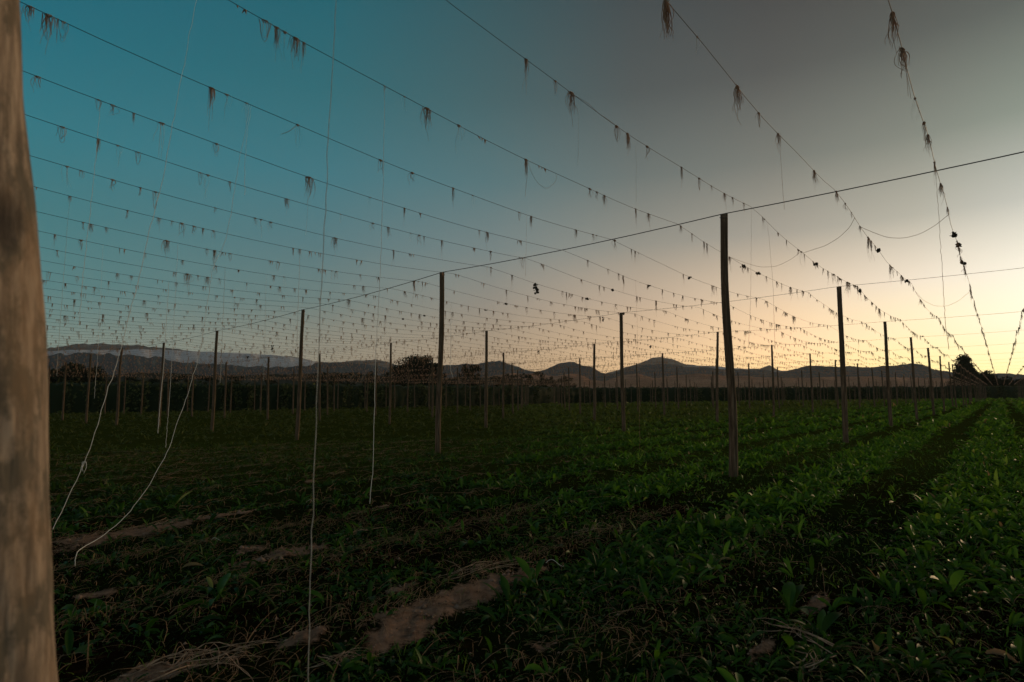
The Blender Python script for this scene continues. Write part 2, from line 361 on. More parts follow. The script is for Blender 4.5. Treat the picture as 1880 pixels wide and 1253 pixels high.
# grass blades
def grass(n, r0, r1, Lm, w_):
    x, y = scatter(r0, r1, n); k = rng.random(n) < np.clip(weed_density(x, y)+.45, 0, 1)*(1-soil_mask(x, y)); x = x[k]; y = y[k]; n = len(x)
    a = rng.uniform(0, 6.283, n); p0_ = rng.uniform(.5, 1.5, n)
    return ribbons(np.stack([x, y, gheight(x, y)-.005], 1), a, p0_, p0_-rng.uniform(.2, 1.8, n), Lm*rng.uniform(.4, 1.4, n), np.full(n, w_), [1, .8, .5, .05], .1) + (np.repeat(np.clip(rng.random(n)*.9, 0, .9), 12),)
g1 = grass(42000, 2.6, 9, .08, .0045); g2 = grass(60000, 9, 26, .12, .009)
V, Fq = join([g1[:2], g2[:2]])
o = link('grass_blades', mesh('grass_blades', V, Fq, True, {'rnd': np.concatenate([g1[2], g2[2]])}), M_leaf)
tag(o, 'thin dark grass blades between the weeds', 'grass', kind='stuff')
# dry litter stems lying on the ground
def litter(n, r0, r1, Lm, rad, mask):
    x, y = scatter(r0, r1, n); d = np.exp(-(row_dist(x, y)/.45)**2)*.8+.12+.35*soil_mask(x, y); k = rng.random(n) < d*mask(x, y); x = x[k]; y = y[k]; n = len(x)
    a = rng.normal(YAW, .9, n); L_ = Lm*rng.lognormal(0, .6, n); m = 6; t = np.linspace(0, 1, m)
    cv = rng.normal(0, 1.3, n); an = a[:, None]+cv[:, None]*t; st = (L_/(m-1))[:, None]
    px = np.cumsum(np.sin(an)*st, 1)+x[:, None]; py = np.cumsum(np.cos(an)*st, 1)+y[:, None]
    lift = rng.exponential(.025, n)[:, None]*np.sin(t*math.pi)[None]+rng.exponential(.012, n)[:, None]*t
    pz = gheight(px.ravel(), py.ravel()).reshape(px.shape)+.006+lift
    return tubes(np.stack([px, py, pz], 2), np.outer(rng.uniform(.6, 1.4, n)*rad, [1, 1, .9, .8, .6, .3]), 3)
V, Fq = join([litter(16000, 2.6, 9, .11, .0016, lambda x, y: np.clip(1.3-(x+2)/5, .12, 1)), litter(14000, 9, 24, .2, .003, lambda x, y: np.clip(.9-(x+3)/8, .03, 1))])
tag(link('dry_litter', mesh('dry_litter', V, Fq), M_straw), 'dry brown stems and straw strewn along the bare strips', 'straw', kind='stuff')
# low clods and crumbs of earth
x, y = scatter(2.6, 10, 34000); k = rng.random(len(x)) < soil_mask(x, y)*.9+.02; x = x[k]; y = y[k]; n = len(x); s_ = rng.lognormal(-4.85, .55, n)
oc = np.array([[1, 0, 0], [0, 1, 0], [-1, 0, 0], [0, -1, 0], [0, 0, .8], [0, 0, -.8]]); of = np.array([[0, 1, 4], [1, 2, 4], [2, 3, 4], [3, 0, 4], [1, 0, 5], [2, 1, 5], [3, 2, 5], [0, 3, 5]])
V = oc[None]*s_[:, None, None]*rng.uniform(.6, 1.3, (n, 6, 1))+np.stack([x, y, gheight(x, y)], 1)[:, None, :]
def _clod(t, b, o):
    t.links.new(ramp(t, noise(t, 20), [(.3, (.15, .09, .06)), (.7, (.33, .21, .15))]), b.inputs['Base Color']); b.inputs['Roughness'].default_value = .95
tag(link('earth_crumbs', mesh('earth_crumbs', V.reshape(-1, 3), (of[None]+6*np.arange(n)[:, None, None]).reshape(-1, 3)), mat('earth_crumb', _clod)), 'small crumbs of earth on the bare patches', 'soil', kind='stuff')

# dead bines, single heaps on the ground
def dead_vine(name, px, py, length, heading, n, label, sc=1.0, seed=1, thick=.004, rise=.06):
    r = np.random.default_rng(seed); g = on_z(px, py); P = []
    root = link(name, None, loc=(g[0], g[1], 0)); tag(root, label, 'dead vine', 'dead vines lying on the ground')
    def strands(n, ln, spread, rise):
        out = []
        for i in range(n):
            m = 14; t = np.linspace(0, 1, m); L_ = ln*r.uniform(.5, 1.1); a0 = heading+r.normal(0, spread); k = r.normal(0, .8); w_ = r.uniform(3, 9)
            an = a0+k*t+.35*np.sin(t*w_+r.uniform(0, 6)); st = L_/(m-1); sx = r.normal(0, ln*.12); sy = r.normal(0, ln*.12)-0
            x = np.cumsum(np.sin(an)*st)-L_/2*math.sin(a0)+sx; y = np.cumsum(np.cos(an)*st)-L_/2*math.cos(a0)+sy
            z = gheight(x+g[0], y+g[1])+.012+rise*r.uniform(.1, 1)*np.sin(t*math.pi*r.uniform(.7, 1.3))**2
            out.append(np.stack([x, y, np.maximum(z, -.01)], 1))
        return np.array(out)
    S1 = strands(n, length, .25, rise); V, Fq = tubes(S1, np.outer(r.uniform(.6, 1.2, n)*thick, np.linspace(1, .4, 14)), 5)
    link('stem', mesh('stem', V, Fq), M_vine, root)
    S2 = strands(n*2, length*.35, 1.2, rise*1.3); V, Fq = tubes(S2, np.outer(r.uniform(.5, 1.1, n*2)*thick*.5, np.linspace(1, .4, 14)), 3)
    link('side_shoots', mesh('side_shoots', V, Fq), M_vine, root)
    return root
dead_vine('dead_vine', 350, 1215, .8, YAW+.5, 6, 'tangled heap of pale dry hop vine beside the soil at the bottom left', seed=3, thick=.0045, rise=.09)
dead_vine('dead_vine', 430, 1228, .8, YAW+.9, 5, 'thin dry vine trailing right from the tangled heap at bottom left', seed=4, thick=.003, rise=.05)
dead_vine('dead_vine', 1470, 1160, .55, YAW-.9, 4, 'curled dry vine arcing over dark soil at the bottom right', seed=5, thick=.0045, rise=.06)
dead_vine('dead_vine', 1500, 1215, .35, YAW+.1, 4, 'short twisted pale vine stub below the curled vine at bottom right', seed=6, thick=.005, rise=.06)
dead_vine('dead_vine', 880, 1050, .9, YAW+.2, 7, 'brown dry vine lying above the bare soil mound in the foreground centre', seed=7, thick=.0035, rise=.05)
dead_vine('dead_vine', 660, 975, .8, YAW+.15, 4, 'thin dry vine along the row right of the long near string', seed=8, thick=.003, rise=.05)
dead_vine('dead_vine', 290, 965, .7, YAW+.2, 5, 'pale straw bunch on the narrow soil strip beside the curved loose string', seed=9, thick=.003, rise=.05)
dead_vine('dead_vine', 1090, 970, .6, YAW+.4, 6, 'reddish brown wiry clump in the dark weeds left of the nearest post', seed=10, thick=.0025, rise=.10)
dead_vine('dead_vine', 630, 1210, .4, YAW+.6, 6, 'rusty brown scraps of dead vine at the foot of the near string', seed=11, thick=.003, rise=.04)

# ------------------------------------------------------------------ the posts
def post_mesh(base, top, r0, r1, seed):
    r = np.random.default_rng(seed); m = 26; s = 14; t = np.linspace(0, 1, m)
    base = np.array(base, float); top = np.array(top, float); bend = r.normal(0, .018, 2); w2 = r.uniform(1, 2.4)
    C = base[None]+(top-base)[None]*t[:, None]; C[:, 0] += bend[0]*np.sin(t*math.pi*w2); C[:, 1] += bend[1]*np.sin(t*math.pi)
    a = np.arange(s)*2*math.pi/s; rad = (r0+(r1-r0)*t)[:, None]*(1+.05*(vnoise(np.outer(np.ones(m), np.cos(a)*2+seed), np.outer(t*9, np.ones(s))+np.sin(a)[None]*2)-.5)*2)
    V = C[:, None, :]+np.stack([rad*np.cos(a), rad*np.sin(a), np.zeros_like(rad)], 2)
    idx = np.arange(m*s).reshape(m, s); q = np.stack([idx[:-1], np.roll(idx, -1, 1)[:-1], np.roll(idx, -1, 1)[1:], idx[1:]], -1).reshape(-1, 4)
    V = np.concatenate([V.reshape(-1, 3), [C[-1]+[0, 0, .006]]]); cap = np.stack([idx[-1], np.roll(idx[-1], -1), np.full(s, m*s)], -1)
    return V, [q, cap]
SURVEY = {(0,0):(4.41,12.47,4.45,12.46,5.39),(0,1):(-2.2,18.07,-2.08,18.08,5.39),(0,2):(-8.92,25.37,-8.77,25.43,5.4),(0,3):(-16.07,32.8,-15.97,32.85,5.4),(0,4):(-22.46,38.99,-22.39,39.03,5.37),(0,5):(-27.69,42.9,-27.62,42.95,5.39),(0,6):(-33.21,47.81,-33.16,47.85,5.41),
 (1,0):(11.46,21.24,11.53,21.2,5.41),(1,1):(4.94,27.31,4.93,27.31,5.4),(1,2):(-1.49,34.09,-1.43,34.09,5.4),(1,3):(-8.19,40.82,-8.13,40.83,5.4),(1,4):(-15.56,49.55,-15.67,49.51,5.38),(1,5):(-21.11,52.86,-21.16,52.84,5.39),
 (2,0):(19.41,31.56,19.42,31.55,5.41),(3,0):(26.54,40.32,26.5,40.34,5.41),(4,0):(34.14,49.75,34.05,49.82,5.42),(5,0):(42.32,60.22,42.34,60.21,5.42),(6,0):(51.45,71.7,51.41,71.73,5.44),(2,1):(11.99,36.09,12.21,36.02,5.43),(2,2):(5.73,43.15,5.84,43.14,5.41),(2,3):(-.78,50.63,-.73,50.63,5.41),(3,1):(19.29,45.43,19.41,45.38,5.41)}
WALL = np.array([(-100, 78), (-71, 96), (-36, 121), (26, 186), (95, 215), (165, 238), (230, 240)], float)   # line of the far hop wall
def beyond_wall(x, y):
    i = int(np.clip(np.searchsorted(WALL[:, 0], x), 1, len(WALL)-1)); a, b = WALL[i-1], WALL[i]
    return y > a[1]+(b[1]-a[1])*(x-a[0])/(b[0]-a[0])-3
def ordn(n): return '%d%s' % (n, 'th' if 10 <= n % 100 <= 20 else {1: 'st', 2: 'nd', 3: 'rd'}.get(n % 10, 'th'))
POST = {}; cand = []
for i in range(0, 24):
    for j in range(-1, 15):
        b = P0+A2*SA*i+B2*SB*j
        if b[1] < 2 or beyond_wall(b[0], b[1]): continue
        if (i, j) in SURVEY: s5 = SURVEY[(i, j)]
        else:
            w_ = rng.normal(0, .12, 2); ln = rng.normal(0, .05, 2); s5 = (b[0]+w_[0], b[1]+w_[1], b[0]+w_[0]+ln[0], b[1]+w_[1]+ln[1], 5.4+rng.normal(0, .03))
        POST[(i, j)] = s5
        px, py, d = project(np.array([s5[0], s5[1], 2.0]))
        if -10 < px < 1890: cand.append((d, i, j))
cand.sort(); cand = cand[:290]
protos = []
SPECIAL = {(0,0): 'nearest thick weathered post, standing right of centre under the black cable', (0,1): 'weathered post just left of the photo centre under the black cable',
           (0,2): 'dark weathered post right of the long near string, third along the nearest cable'}
vis = {}
for d, i, j in cand: vis.setdefault(i, []).append(j)
for d, i, j in cand:
    bx, by, tx, ty, H = POST[(i, j)]
    if (i, j) in SPECIAL: lab = SPECIAL[(i, j)]
    else:
        k = sorted(vis[i]).index(j)+1
        lab = 'weathered wooden post, %s from the right in the %s cross line of posts' % (ordn(k), ordn(i+1))
    rr0 = .093 if d < 20 else .09; sd_ = i*31+j*7+3; rv = random.uniform(.92, 1.1)
    root = link('hop_post', None, loc=(bx, by, 0)); tag(root, lab, 'post', 'hop yard posts')
    V, Fq = post_mesh((0, 0, -.3), (tx-bx, ty-by, H), rr0*rv, rr0*.8*rv, abs(sd_))
    if d < 130:
        link('pole', mesh('pole', V, Fq), M_timber, root)
        a = np.linspace(0, 2*math.pi, 13); rad = rr0*.8*rv+.006
        ring = np.stack([rad*np.cos(a)+tx-bx, rad*np.sin(a)+ty-by, np.full(13, H-.07)+.03*np.sin(a)], 1)[None]
        V, Fq = tubes(ring, np.full((1, 13), .005), 5); link('wire_tie', mesh('wire_tie', V, Fq), M_wire, root)
    else:
        bpy.data.objects.remove(root)
        tag(link('hop_post', mesh('hop_post', V, Fq), M_timber, loc=(bx, by, 0)), lab, 'post', 'hop yard posts')

# leaning foreground post at the left edge
EDGE = [(33, 0), (40, 180), (52, 300), (62, 380), (72, 500), (79, 600), (85, 700), (91, 850), (97, 1000), (102, 1130), (108, 1253)]
D = 1.62; RN = .125; ctr = []
for (px, py) in EDGE:
    e = at_dist(px, py, D); azc = math.atan2(e[0], e[1])-math.asin(RN/D); ctr.append((D*math.sin(azc), D*math.cos(azc), e[2]))
ctr = np.array(ctr)[::-1]; lo = ctr[0]+(ctr[0]-ctr[3])*((ctr[0][2]+.3)/(ctr[3][2]-ctr[0][2])); hi = ctr[-1]+(ctr[-1]-ctr[-4])*((5.3-ctr[-1][2])/(ctr[-1][2]-ctr[-4][2]))
ctr = np.vstack([lo, ctr, hi]); zz = np.concatenate([np.linspace(-.3, .7, 12), np.linspace(.72, 2.9, 150), np.linspace(2.95, 5.3, 20)])
C = np.stack([np.interp(zz, ctr[:, 2], ctr[:, 0]), np.interp(zz, ctr[:, 2], ctr[:, 1]), zz], 1); s = 240; a = np.arange(s)*2*math.pi/s
rad = RN*(1+.07*(fbm(np.cos(a)[None]*2+zz[:, None]*.2+5, zz[:, None]*2.2+np.sin(a)[None]*2, 4)-.5)*2)
V = C[:, None, :]+np.stack([rad*np.cos(a), rad*np.sin(a), np.zeros_like(rad)], 2); V = V.reshape(-1, 3)
kn = at_dist(22, 400, D-.115); kd = np.sqrt(((V[:, :2]-kn[:2])**2).sum(1)/.03**2+((V[:, 2]-kn[2])/.05)**2)
dark = np.clip(1.5-kd, 0, 1)**.6*.97
halo = np.exp(-((kd-1.5)/.45)**2)*.3
# a drying crack that runs down the post
ca = np.interp(zz, [.5, .9, 1.45], [-.62, -.78, -1.05]); crack = np.zeros(len(V)); AA = np.tile(a, len(zz)); ZZ = np.repeat(zz, s); CA = np.repeat(ca, s)+.03*np.sin(ZZ*23)
dang = np.abs((AA-CA+math.pi) % (2*math.pi)-math.pi); crack = np.exp(-(dang/.045)**2)*np.clip((1.5-ZZ)*6, 0, 1)
st = np.exp(-((ZZ-.98)/.13)**2-((AA-6.05+math.pi) % (2*math.pi)-math.pi)**2/.03)*.6
cen = np.repeat(C, s, 0); out = V-cen; V = V-out*(.10*np.exp(-(kd/.8)**2)-.03*np.exp(-((kd-1.6)/.5)**2)+.06*crack)[:, None]
idx = np.arange(len(V)).reshape(len(zz), s); q = np.stack([idx[:-1], np.roll(idx, -1, 1)[:-1], np.roll(idx, -1, 1)[1:], idx[1:]], -1).reshape(-1, 4)
Vc = np.vstack([V, C[-1]]); cap = np.stack([idx[-1], np.roll(idx[-1], -1), np.full(s, len(V))], -1)
dk = np.clip(np.concatenate([dark+halo*.4+crack*.8+st, [0]]), 0, 1)
tag(link('leaning_post', mesh('leaning_post', Vc, [q, cap], True, {'dark': dk}), M_timber_near), 'blurred leaning brown timber post with a dark knot, filling the left edge', 'post')

# ------------------------------------------------------------------ cross cables over the post tops
UC0 = 12.43; DU = SA
def cable_u(i, v): return UC0+.0957*(v-4.3)+DU*i
CAB = {}
for i in range(0, 24):
    pts = []
    js = sorted(j for (a_, j) in POST if a_ == i)
    if not js: continue
    for j in js:
        s5 = POST[(i, j)]; u, v = uv((s5[2], s5[3])); pts.append((v, u, s5[4]+.012))
    v0, u0, _ = pts[0]
    while pts[0][0] > -9: pts.insert(0, (pts[0][0]-9.1, pts[0][1]-.0957*9.1, 5.4))
    CAB[i] = np.array(pts)
    vs = np.concatenate([np.linspace(pts[k][0], pts[k+1][0], 9)[:-1] for k in range(len(pts)-1)]+[[pts[-1][0]]])
    us = np.interp(vs, CAB[i][:, 0], CAB[i][:, 1]); zs = np.interp(vs, CAB[i][:, 0], CAB[i][:, 2])
    fr = np.interp(vs, CAB[i][:, 0], np.arange(len(pts))) % 1; zs = zs-4*.07*fr*(1-fr)
    P = np.stack([us*A2[0]+vs*N2[0], us*A2[1]+vs*N2[1], zs], 1)
    V, Fq = tubes(P[None], np.full((1, len(P)), .0095 if i == 0 else .006), 6)
    lab = 'thick black cross cable nearest the camera, running over the post tops' if i == 0 else 'thin dark cross cable over the post tops, %s from the camera' % ordn(i+1)
    tag(link('cross_cable', mesh('cross_cable', V, Fq), M_cable), lab, 'cable', 'cross cables over the posts')
def cable_z(i, v):
    if i not in CAB: return 5.38
    t = np.interp(v, CAB[i][:, 0], np.arange(len(CAB[i]))) % 1
    return float(np.interp(v, CAB[i][:, 0], CAB[i][:, 2]))-4*.07*t*(1-t)-.012

# ------------------------------------------------------------------ row wires
SAG = .235
def wire_umax(v):
    u = 20.0
    while u < 285:
        p = xy(u, v)
        if beyond_wall(p[0], p[1]): return u+3
        u += 4
    return u
WIRE = {}
def wire_pt(k, u):
    v, ks, zc = WIRE[k]; s_ = (u-ks[0])/DU; i = int(np.clip(math.floor(s_), 0, len(zc)-2)); t = s_-i
    t = min(max(t, 0), 1); z = zc[i]*(1-t)+zc[i+1]*t-4*(SAG+.02*math.sin(k*7+i*3))*t*(1-t)
    wob = .012*math.sin(u*1.7+k)+.01*math.sin(u*.6+k*2)
    p = xy(u, v+wob); return np.array([p[0], p[1], z])
vis_wires = list(range(-3, len(ROWV)))
for k in vis_wires:
    v = ROWV[k] if k >= 0 else {-1: -.98, -2: -2.5, -3: -4.0}[k]
    um = wire_umax(v)
    nz = int((um-cable_u(-1, v))/DU)+2
    WIRE[k] = (v, (cable_u(-1, v),), [5.37]+[cable_z(i, v) for i in range(nz)])
    us = [cable_u(-1, v)-.4]
    while us[-1] < um: us.append(us[-1]+(.7 if us[-1] < 30 else 1.94))
    P = np.array([wire_pt(k, u) for u in us]); dd_ = np.linalg.norm(P, axis=1)
    V, Fq = tubes(P[None], (.0036+.000025*dd_)[None], 4)
    if k < 0: lab = 'tufted row wire right of the vanishing point, %s from it' % ordn(-k)
    else: lab = 'thin row wire hung with tufts, %s left of the vanishing point' % ordn(k+1)
    tag(link('row_wire', mesh('row_wire', V, Fq), M_wire), lab, 'wire', 'row wires running to the horizon')

# ------------------------------------------------------------------ twine tufts
def strand_paths(r, n, Lm, spread, curl, m=8, top=.015):
    t = np.linspace(0, 1, m); out = []
    for i in range(n):
        L_ = Lm*r.uniform(.45, 1.1); a = r.uniform(0, 6.283); sp = abs(r.normal(0, spread)); off = r.normal(0, top)
        x = off+sp*L_*np.sin(a)*(t**.6)+curl*L_*r.normal(0, .25)*np.sin(t*r.uniform(2, 6)); y = sp*L_*np.cos(a)*(t**.6)+curl*L_*r.normal(0, .25)*np.sin(t*r.uniform(2, 6))
        z = -L_*t+.25*sp*L_*np.sin(np.minimum(t*3, 1)*math.pi)
        out.append(np.stack([x, y, z], 1))
    return np.array(out)
def loop_path(r, w_, h_, m=12):
    t = np.linspace(0, 1, m); return np.stack([w_*(t-.5)+r.normal(0, .004, m), r.normal(0, .004, m), -h_*np.sin(t*math.pi)**.8], 1)
KN = None
def knot_geo(r, rad=.014, col=None):
    th_ = np.linspace(0, 6.283*2.5, 22); P = np.stack([np.linspace(-.018, .018, 22), rad*np.cos(th_), rad*np.sin(th_)-.004], 1)
    return tubes(P[None], np.full((1, 22), .0042), 5)
TUFT = {}
def make_kind(kind, n_var):
    L_ = []
    for v_ in range(n_var):
        r = np.random.default_rng(hash((kind, v_)) % 1000 if False else (sum(map(ord, kind))*13+v_)); g = []
        if kind == 'huge': g.append(tubes(strand_paths(r, 40, .32, .09, .3, 9, .022), np.outer(r.uniform(.7, 1.2, 40)*.0026, [1, 1.2, 1.2, 1.1, 1, .9, .8, .6, .35]), 4))
        if kind == 'bushy': g.append(tubes(strand_paths(r, 22, .2, .15, .35, 8, .028), np.outer(r.uniform(.7, 1.2, 22)*.0022, np.linspace(1.2, .45, 8)), 4)); g.append(tubes(strand_paths(r, 2, .36, .06, .22), np.outer(np.ones(2)*.002, np.linspace(1, .6, 8)), 3))
        if kind == 'long': g.append(tubes(strand_paths(r, 13, .2, .06, .2, 8, .012), np.outer(r.uniform(.7, 1.2, 13)*.0026, np.linspace(1.2, .5, 8)), 4)); g.append(tubes(strand_paths(r, 3, .42, .02, .18), np.outer(np.ones(3)*.0022, np.linspace(1, .5, 8)), 3))
        if kind == 'small': g.append(tubes(strand_paths(r, 5, .16, .12, .6, 8, .01), np.outer(r.uniform(.7, 1.2, 5)*.0028, np.linspace(1.1, .5, 8)), 4))
        if kind == 'hair': g.append(tubes(strand_paths(r, 4, .3, .15, .45, 10, .03), np.outer(np.ones(4)*.0016, np.linspace(1, .6, 10)), 3))
        if kind == 'looped':
            g.append(tubes(np.array([loop_path(r, .05+.05*r.random(), .12+.14*r.random()) for _ in range(2)]), np.full((2, 12), .0020), 3)); g.append(tubes(strand_paths(r, 4, .14, .2, .5), np.outer(np.ones(4)*.0024, np.linspace(1, .5, 8)), 3))
        V, Fq = join(g); a_ = mesh('strands', V, Fq); a_.materials.append(M_pale if kind == 'hair' else M_twine)
        V, Fq = knot_geo(r, .018 if kind == 'huge' else .011); b_ = mesh('knot', V, Fq); b_.materials.append(M_pale if kind == 'huge' else M_twine)
        L_.append((a_, b_))
    TUFT[kind] = L_
for k_, n_ in (('huge', 3), ('bushy', 7), ('long', 6), ('small', 7), ('hair', 5), ('looped', 6)): make_kind(k_, n_)
LOOK = {'huge': 'thick brown', 'bushy': 'bushy brown', 'long': 'long brown', 'small': 'small brown', 'hair': 'wispy pale', 'looped': 'looped brown'}
KNOWN = {0: [(1645,25,'bushy',1.35),(1663,90,'bushy',1.4),(1682,180,'hair',.9),(1693,228,'looped',1.3),(1700,250,'bushy',1.1),(1710,300,'long',1),(1722,340,'bushy',1.1)],
 1: [(1212,12,'huge',1.1),(1267,78,'hair',.6),(1347,165,'bushy',1.3),(1390,210,'looped',.9),(1428,248,'bushy',.9),(1493,315,'bushy',1.1),(1535,352,'bushy',1),(1550,375,'small',1)],
 2: [(975,98,'long',.9),(1028,140,'looped',.7),(1058,160,'bushy',1.3),(1138,222,'looped',1.2),(1160,235,'bushy',1.1),(1193,260,'small',1.1),(1255,303,'long',.9),(1287,322,'looped',1),(1308,338,'small',.7),(1332,352,'bushy',.8),(1346,362,'small',1)],
 3: [(445,22,'small',.3),(487,42,'looped',1.2),(507,55,'long',1),(520,62,'hair',1),(545,72,'bushy',1.1),(556,80,'long',.7),(706,155,'small',.5),(747,172,'hair',.6),(786,193,'bushy',1.3),(845,228,'hair',1.2),(890,247,'small',.4),(969,285,'long',1.2),(1003,300,'small',.4),(1085,340,'small',1.2),(1099,346,'small',1),(1113,352,'bushy',.9),(1170,378,'long',.9),(1192,387,'bushy',.9),(1252,412,'bushy',.8)],
 4: [(55,10,'bushy',.8),(92,27,'bushy',1.15),(117,36,'looped',.9),(390,155,'long',1.2),(420,168,'hair',1),(458,183,'hair',.8),(550,218,'hair',1),(703,283,'small',1.2),(761,307,'small',1.2),(836,337,'long',1),(870,352,'hair',.7),(955,383,'looped',.8),(978,390,'bushy',1),(1058,420,'bushy',.9)],
 5: [(62,160,'small',1.1),(178,194,'looped',.8),(203,202,'small',1),(246,215,'long',.6),(293,231,'hair',1.5),(400,262,'looped',1),(570,320,'bushy',1.5),(684,352,'hair',.7),(745,370,'long',.8),(776,378,'small',.6),(883,410,'looped',.8),(898,415,'bushy',1.1),(957,430,'small',.8)],
 6: [(113,243,'looped',1.2),(178,262,'long',.9),(215,272,'hair',1),(252,283,'looped',.9),(370,316,'looped',.8),(383,320,'hair',1.2),(423,330,'small',1),(530,358,'bushy',.9),(628,385,'hair',.7),(686,402,'small',1.1),(714,408,'bushy',.9)],
 7: [(120,320,'hair',1.2),(143,328,'small',.9),(202,340,'small',1.3),(256,353,'small',1),(284,361,'looped',1.2),(394,388,'small',.8),(467,402,'small',1),(478,405,'hair',1.2),(497,410,'small',1.1),(616,436,'bushy',1.3)]}
KU = {}
for k, lst in KNOWN.items():
    us = np.arange(-1, 40, .03); pr = np.array([project(wire_pt(k, u))[:2] if wire_pt(k, u)[1] > .3 else (-1e4, -1e4) for u in us])
    for (px, py, kd_, sc_) in lst:
        KU.setdefault(k, []).append((float(us[np.argmin((pr[:, 0]-px)**2+(pr[:, 1]-py)**2)]), kd_, sc_))
tuf = []
for k in vis_wires:
    v, _, _ = WIRE[k]; um = wire_umax(v); u = KU[k][-1][0]+.45 if k in KU else -3.0
    for (u_, kd_, sc_) in KU.get(k, []): tuf.append((k, u_, kd_, sc_))
    while u < um-2:
        u += rng.choice([rng.uniform(.12, .3), rng.uniform(.5, 1.25)], p=[.42, .58]) if k < 10 else rng.uniform(.25, 1.0)
        if rng.random() < .07: u += rng.uniform(.8, 2.4)
        tuf.append((k, u, rng.choice(['bushy', 'long', 'small', 'hair', 'looped'], p=[.18, .2, .36, .1, .16]), float(np.clip(rng.lognormal(-.12, .3), .5, 1.7))))
SIZE = {'huge': .36, 'bushy': .24, 'long': .3, 'small': .15, 'hair': .2, 'looped': .2}
info = []
for (k, u, kd_, sc_) in tuf:
    p = wire_pt(k, u); px, py, d = project(p)
    vis_ = p[1] > .5 and -5 < px < 1885 and -5 < py < 760 and not (px < 34+py*.075 and d > 1)
    info.append((k, u, kd_, sc_, p, vis_, F_PX*SIZE[kd_]*sc_/d, d))
order = sorted([i for i, q in enumerate(info) if q[5]], key=lambda i: -info[i][6]); big = set(order[:300])
rank = {}
for k in vis_wires:
    for n_, i in enumerate(sorted([i for i, q in enumerate(info) if q[0] == k and q[5]], key=lambda i: info[i][1])): rank[i] = n_+1
rotw = math.atan2(A2[1], A2[0])
far_pts = []
for i, (k, u, kd_, sc_, p, vis_, sz, d) in enumerate(info):
    if i in big:
        sm_, km_ = TUFT[kd_][rng.integers(len(TUFT[kd_]))]
        wn = ('%s left of vanishing point' % ordn(k+1)) if k >= 0 else ('%s right of vanishing point' % ordn(-k))
        lab = '%s tuft, %s from camera, on the wire %s' % (LOOK[kd_], ordn(rank[i]), wn)
        root = link('twine_tuft', None, loc=p); root.rotation_euler = (0, 0, rotw+(math.pi if rng.random() < .5 else 0)+rng.normal(0, .1)); root.scale = (sc_,)*3
        tag(root, lab, 'twine tuft', 'twine tufts on the row wires')
        link('strands', sm_, None, root); link('knot', km_, None, root)
    elif p[1] > .5 and -300 < project(p)[0] < 2180: far_pts.append((p, kd_, sc_, d))
# the remaining far tufts
fp = np.array([q[0] for q in far_pts]); n = len(fp); per = 4; m = 4
ln = np.array([SIZE[q[1]]*q[2] for q in far_pts]); rep = np.repeat(np.arange(n), per); t = np.linspace(0, 1, m)
Ls = ln[rep]*rng.uniform(.35, 1.0, n*per)*1.25; aa = rng.uniform(0, 6.283, n*per); sp = np.abs(rng.normal(0, .22, n*per)); o_ = rng.normal(0, .04, n*per)
Pp = fp[rep][:, None, :]+np.stack([(o_*A2[0])[:, None]+(sp*Ls*np.sin(aa))[:, None]*t, (o_*A2[1])[:, None]+(sp*Ls*np.cos(aa))[:, None]*t, -Ls[:, None]*t], 2)
rd_ = np.array([q[3] for q in far_pts])[rep]
V, Fq = tubes(Pp, np.outer(.0068+.00003*rd_, [1.6, 1.25, .8, .35]), 3)
tag(link('distant_tufts', mesh('distant_tufts', V, Fq), M_twine), 'countless small twine tufts on the far row wires', 'twine tufts', kind='stuff')

def leaf_cards(C, size, r=rng):
    n = len(C); a = r.normal(size=(n, 3)); a /= np.linalg.norm(a, axis=1, keepdims=True); b = np.cross(a, r.normal(size=(n, 3))); b /= np.linalg.norm(b, axis=1, keepdims=True)
    s__ = size*r.uniform(.6, 1.3, n); V = np.stack([C-a*s__[:, None], C+b*s__[:, None]*.6, C+a*s__[:, None], C-b*s__[:, None]*.6], 1)
    return V.reshape(-1, 3), np.arange(4*n).reshape(n, 4)
# dark hop remnants on the wires
def hop_remnant_mesh(seed, n, length):
    r = np.random.default_rng(seed); g = []
    for i in range(n):
        c = np.array([r.normal(0, .02+.03*(length > .2)), r.normal(0, .02), -length*r.random()]); s_ = r.uniform(.02, .042); m = 6; ss = 7
        tt = np.linspace(.02, .98, m); P = c[None]+np.outer(tt-.5, [r.normal(0, .4), r.normal(0, .4), -1])*s_*2.2
        g.append(tubes(P[None], (s_*np.sin(tt*math.pi)**.7)[None]*r.uniform(.85, 1.1, (1, m)), ss, True))
    P = np.stack([np.zeros(6)+r.normal(0, .006, 6), np.zeros(6), -np.linspace(0, max(length, .03), 6)], 1); g.append(tubes(P[None], np.full((1, 6), .007), 4)); lf = np.stack([r.normal(0, .03, 14*n//4+2), r.normal(0, .03, 14*n//4+2), -length*r.random(14*n//4+2)], 1); LV, LF = leaf_cards(lf, .03, r); g.append((LV, LF))
    return join(g)
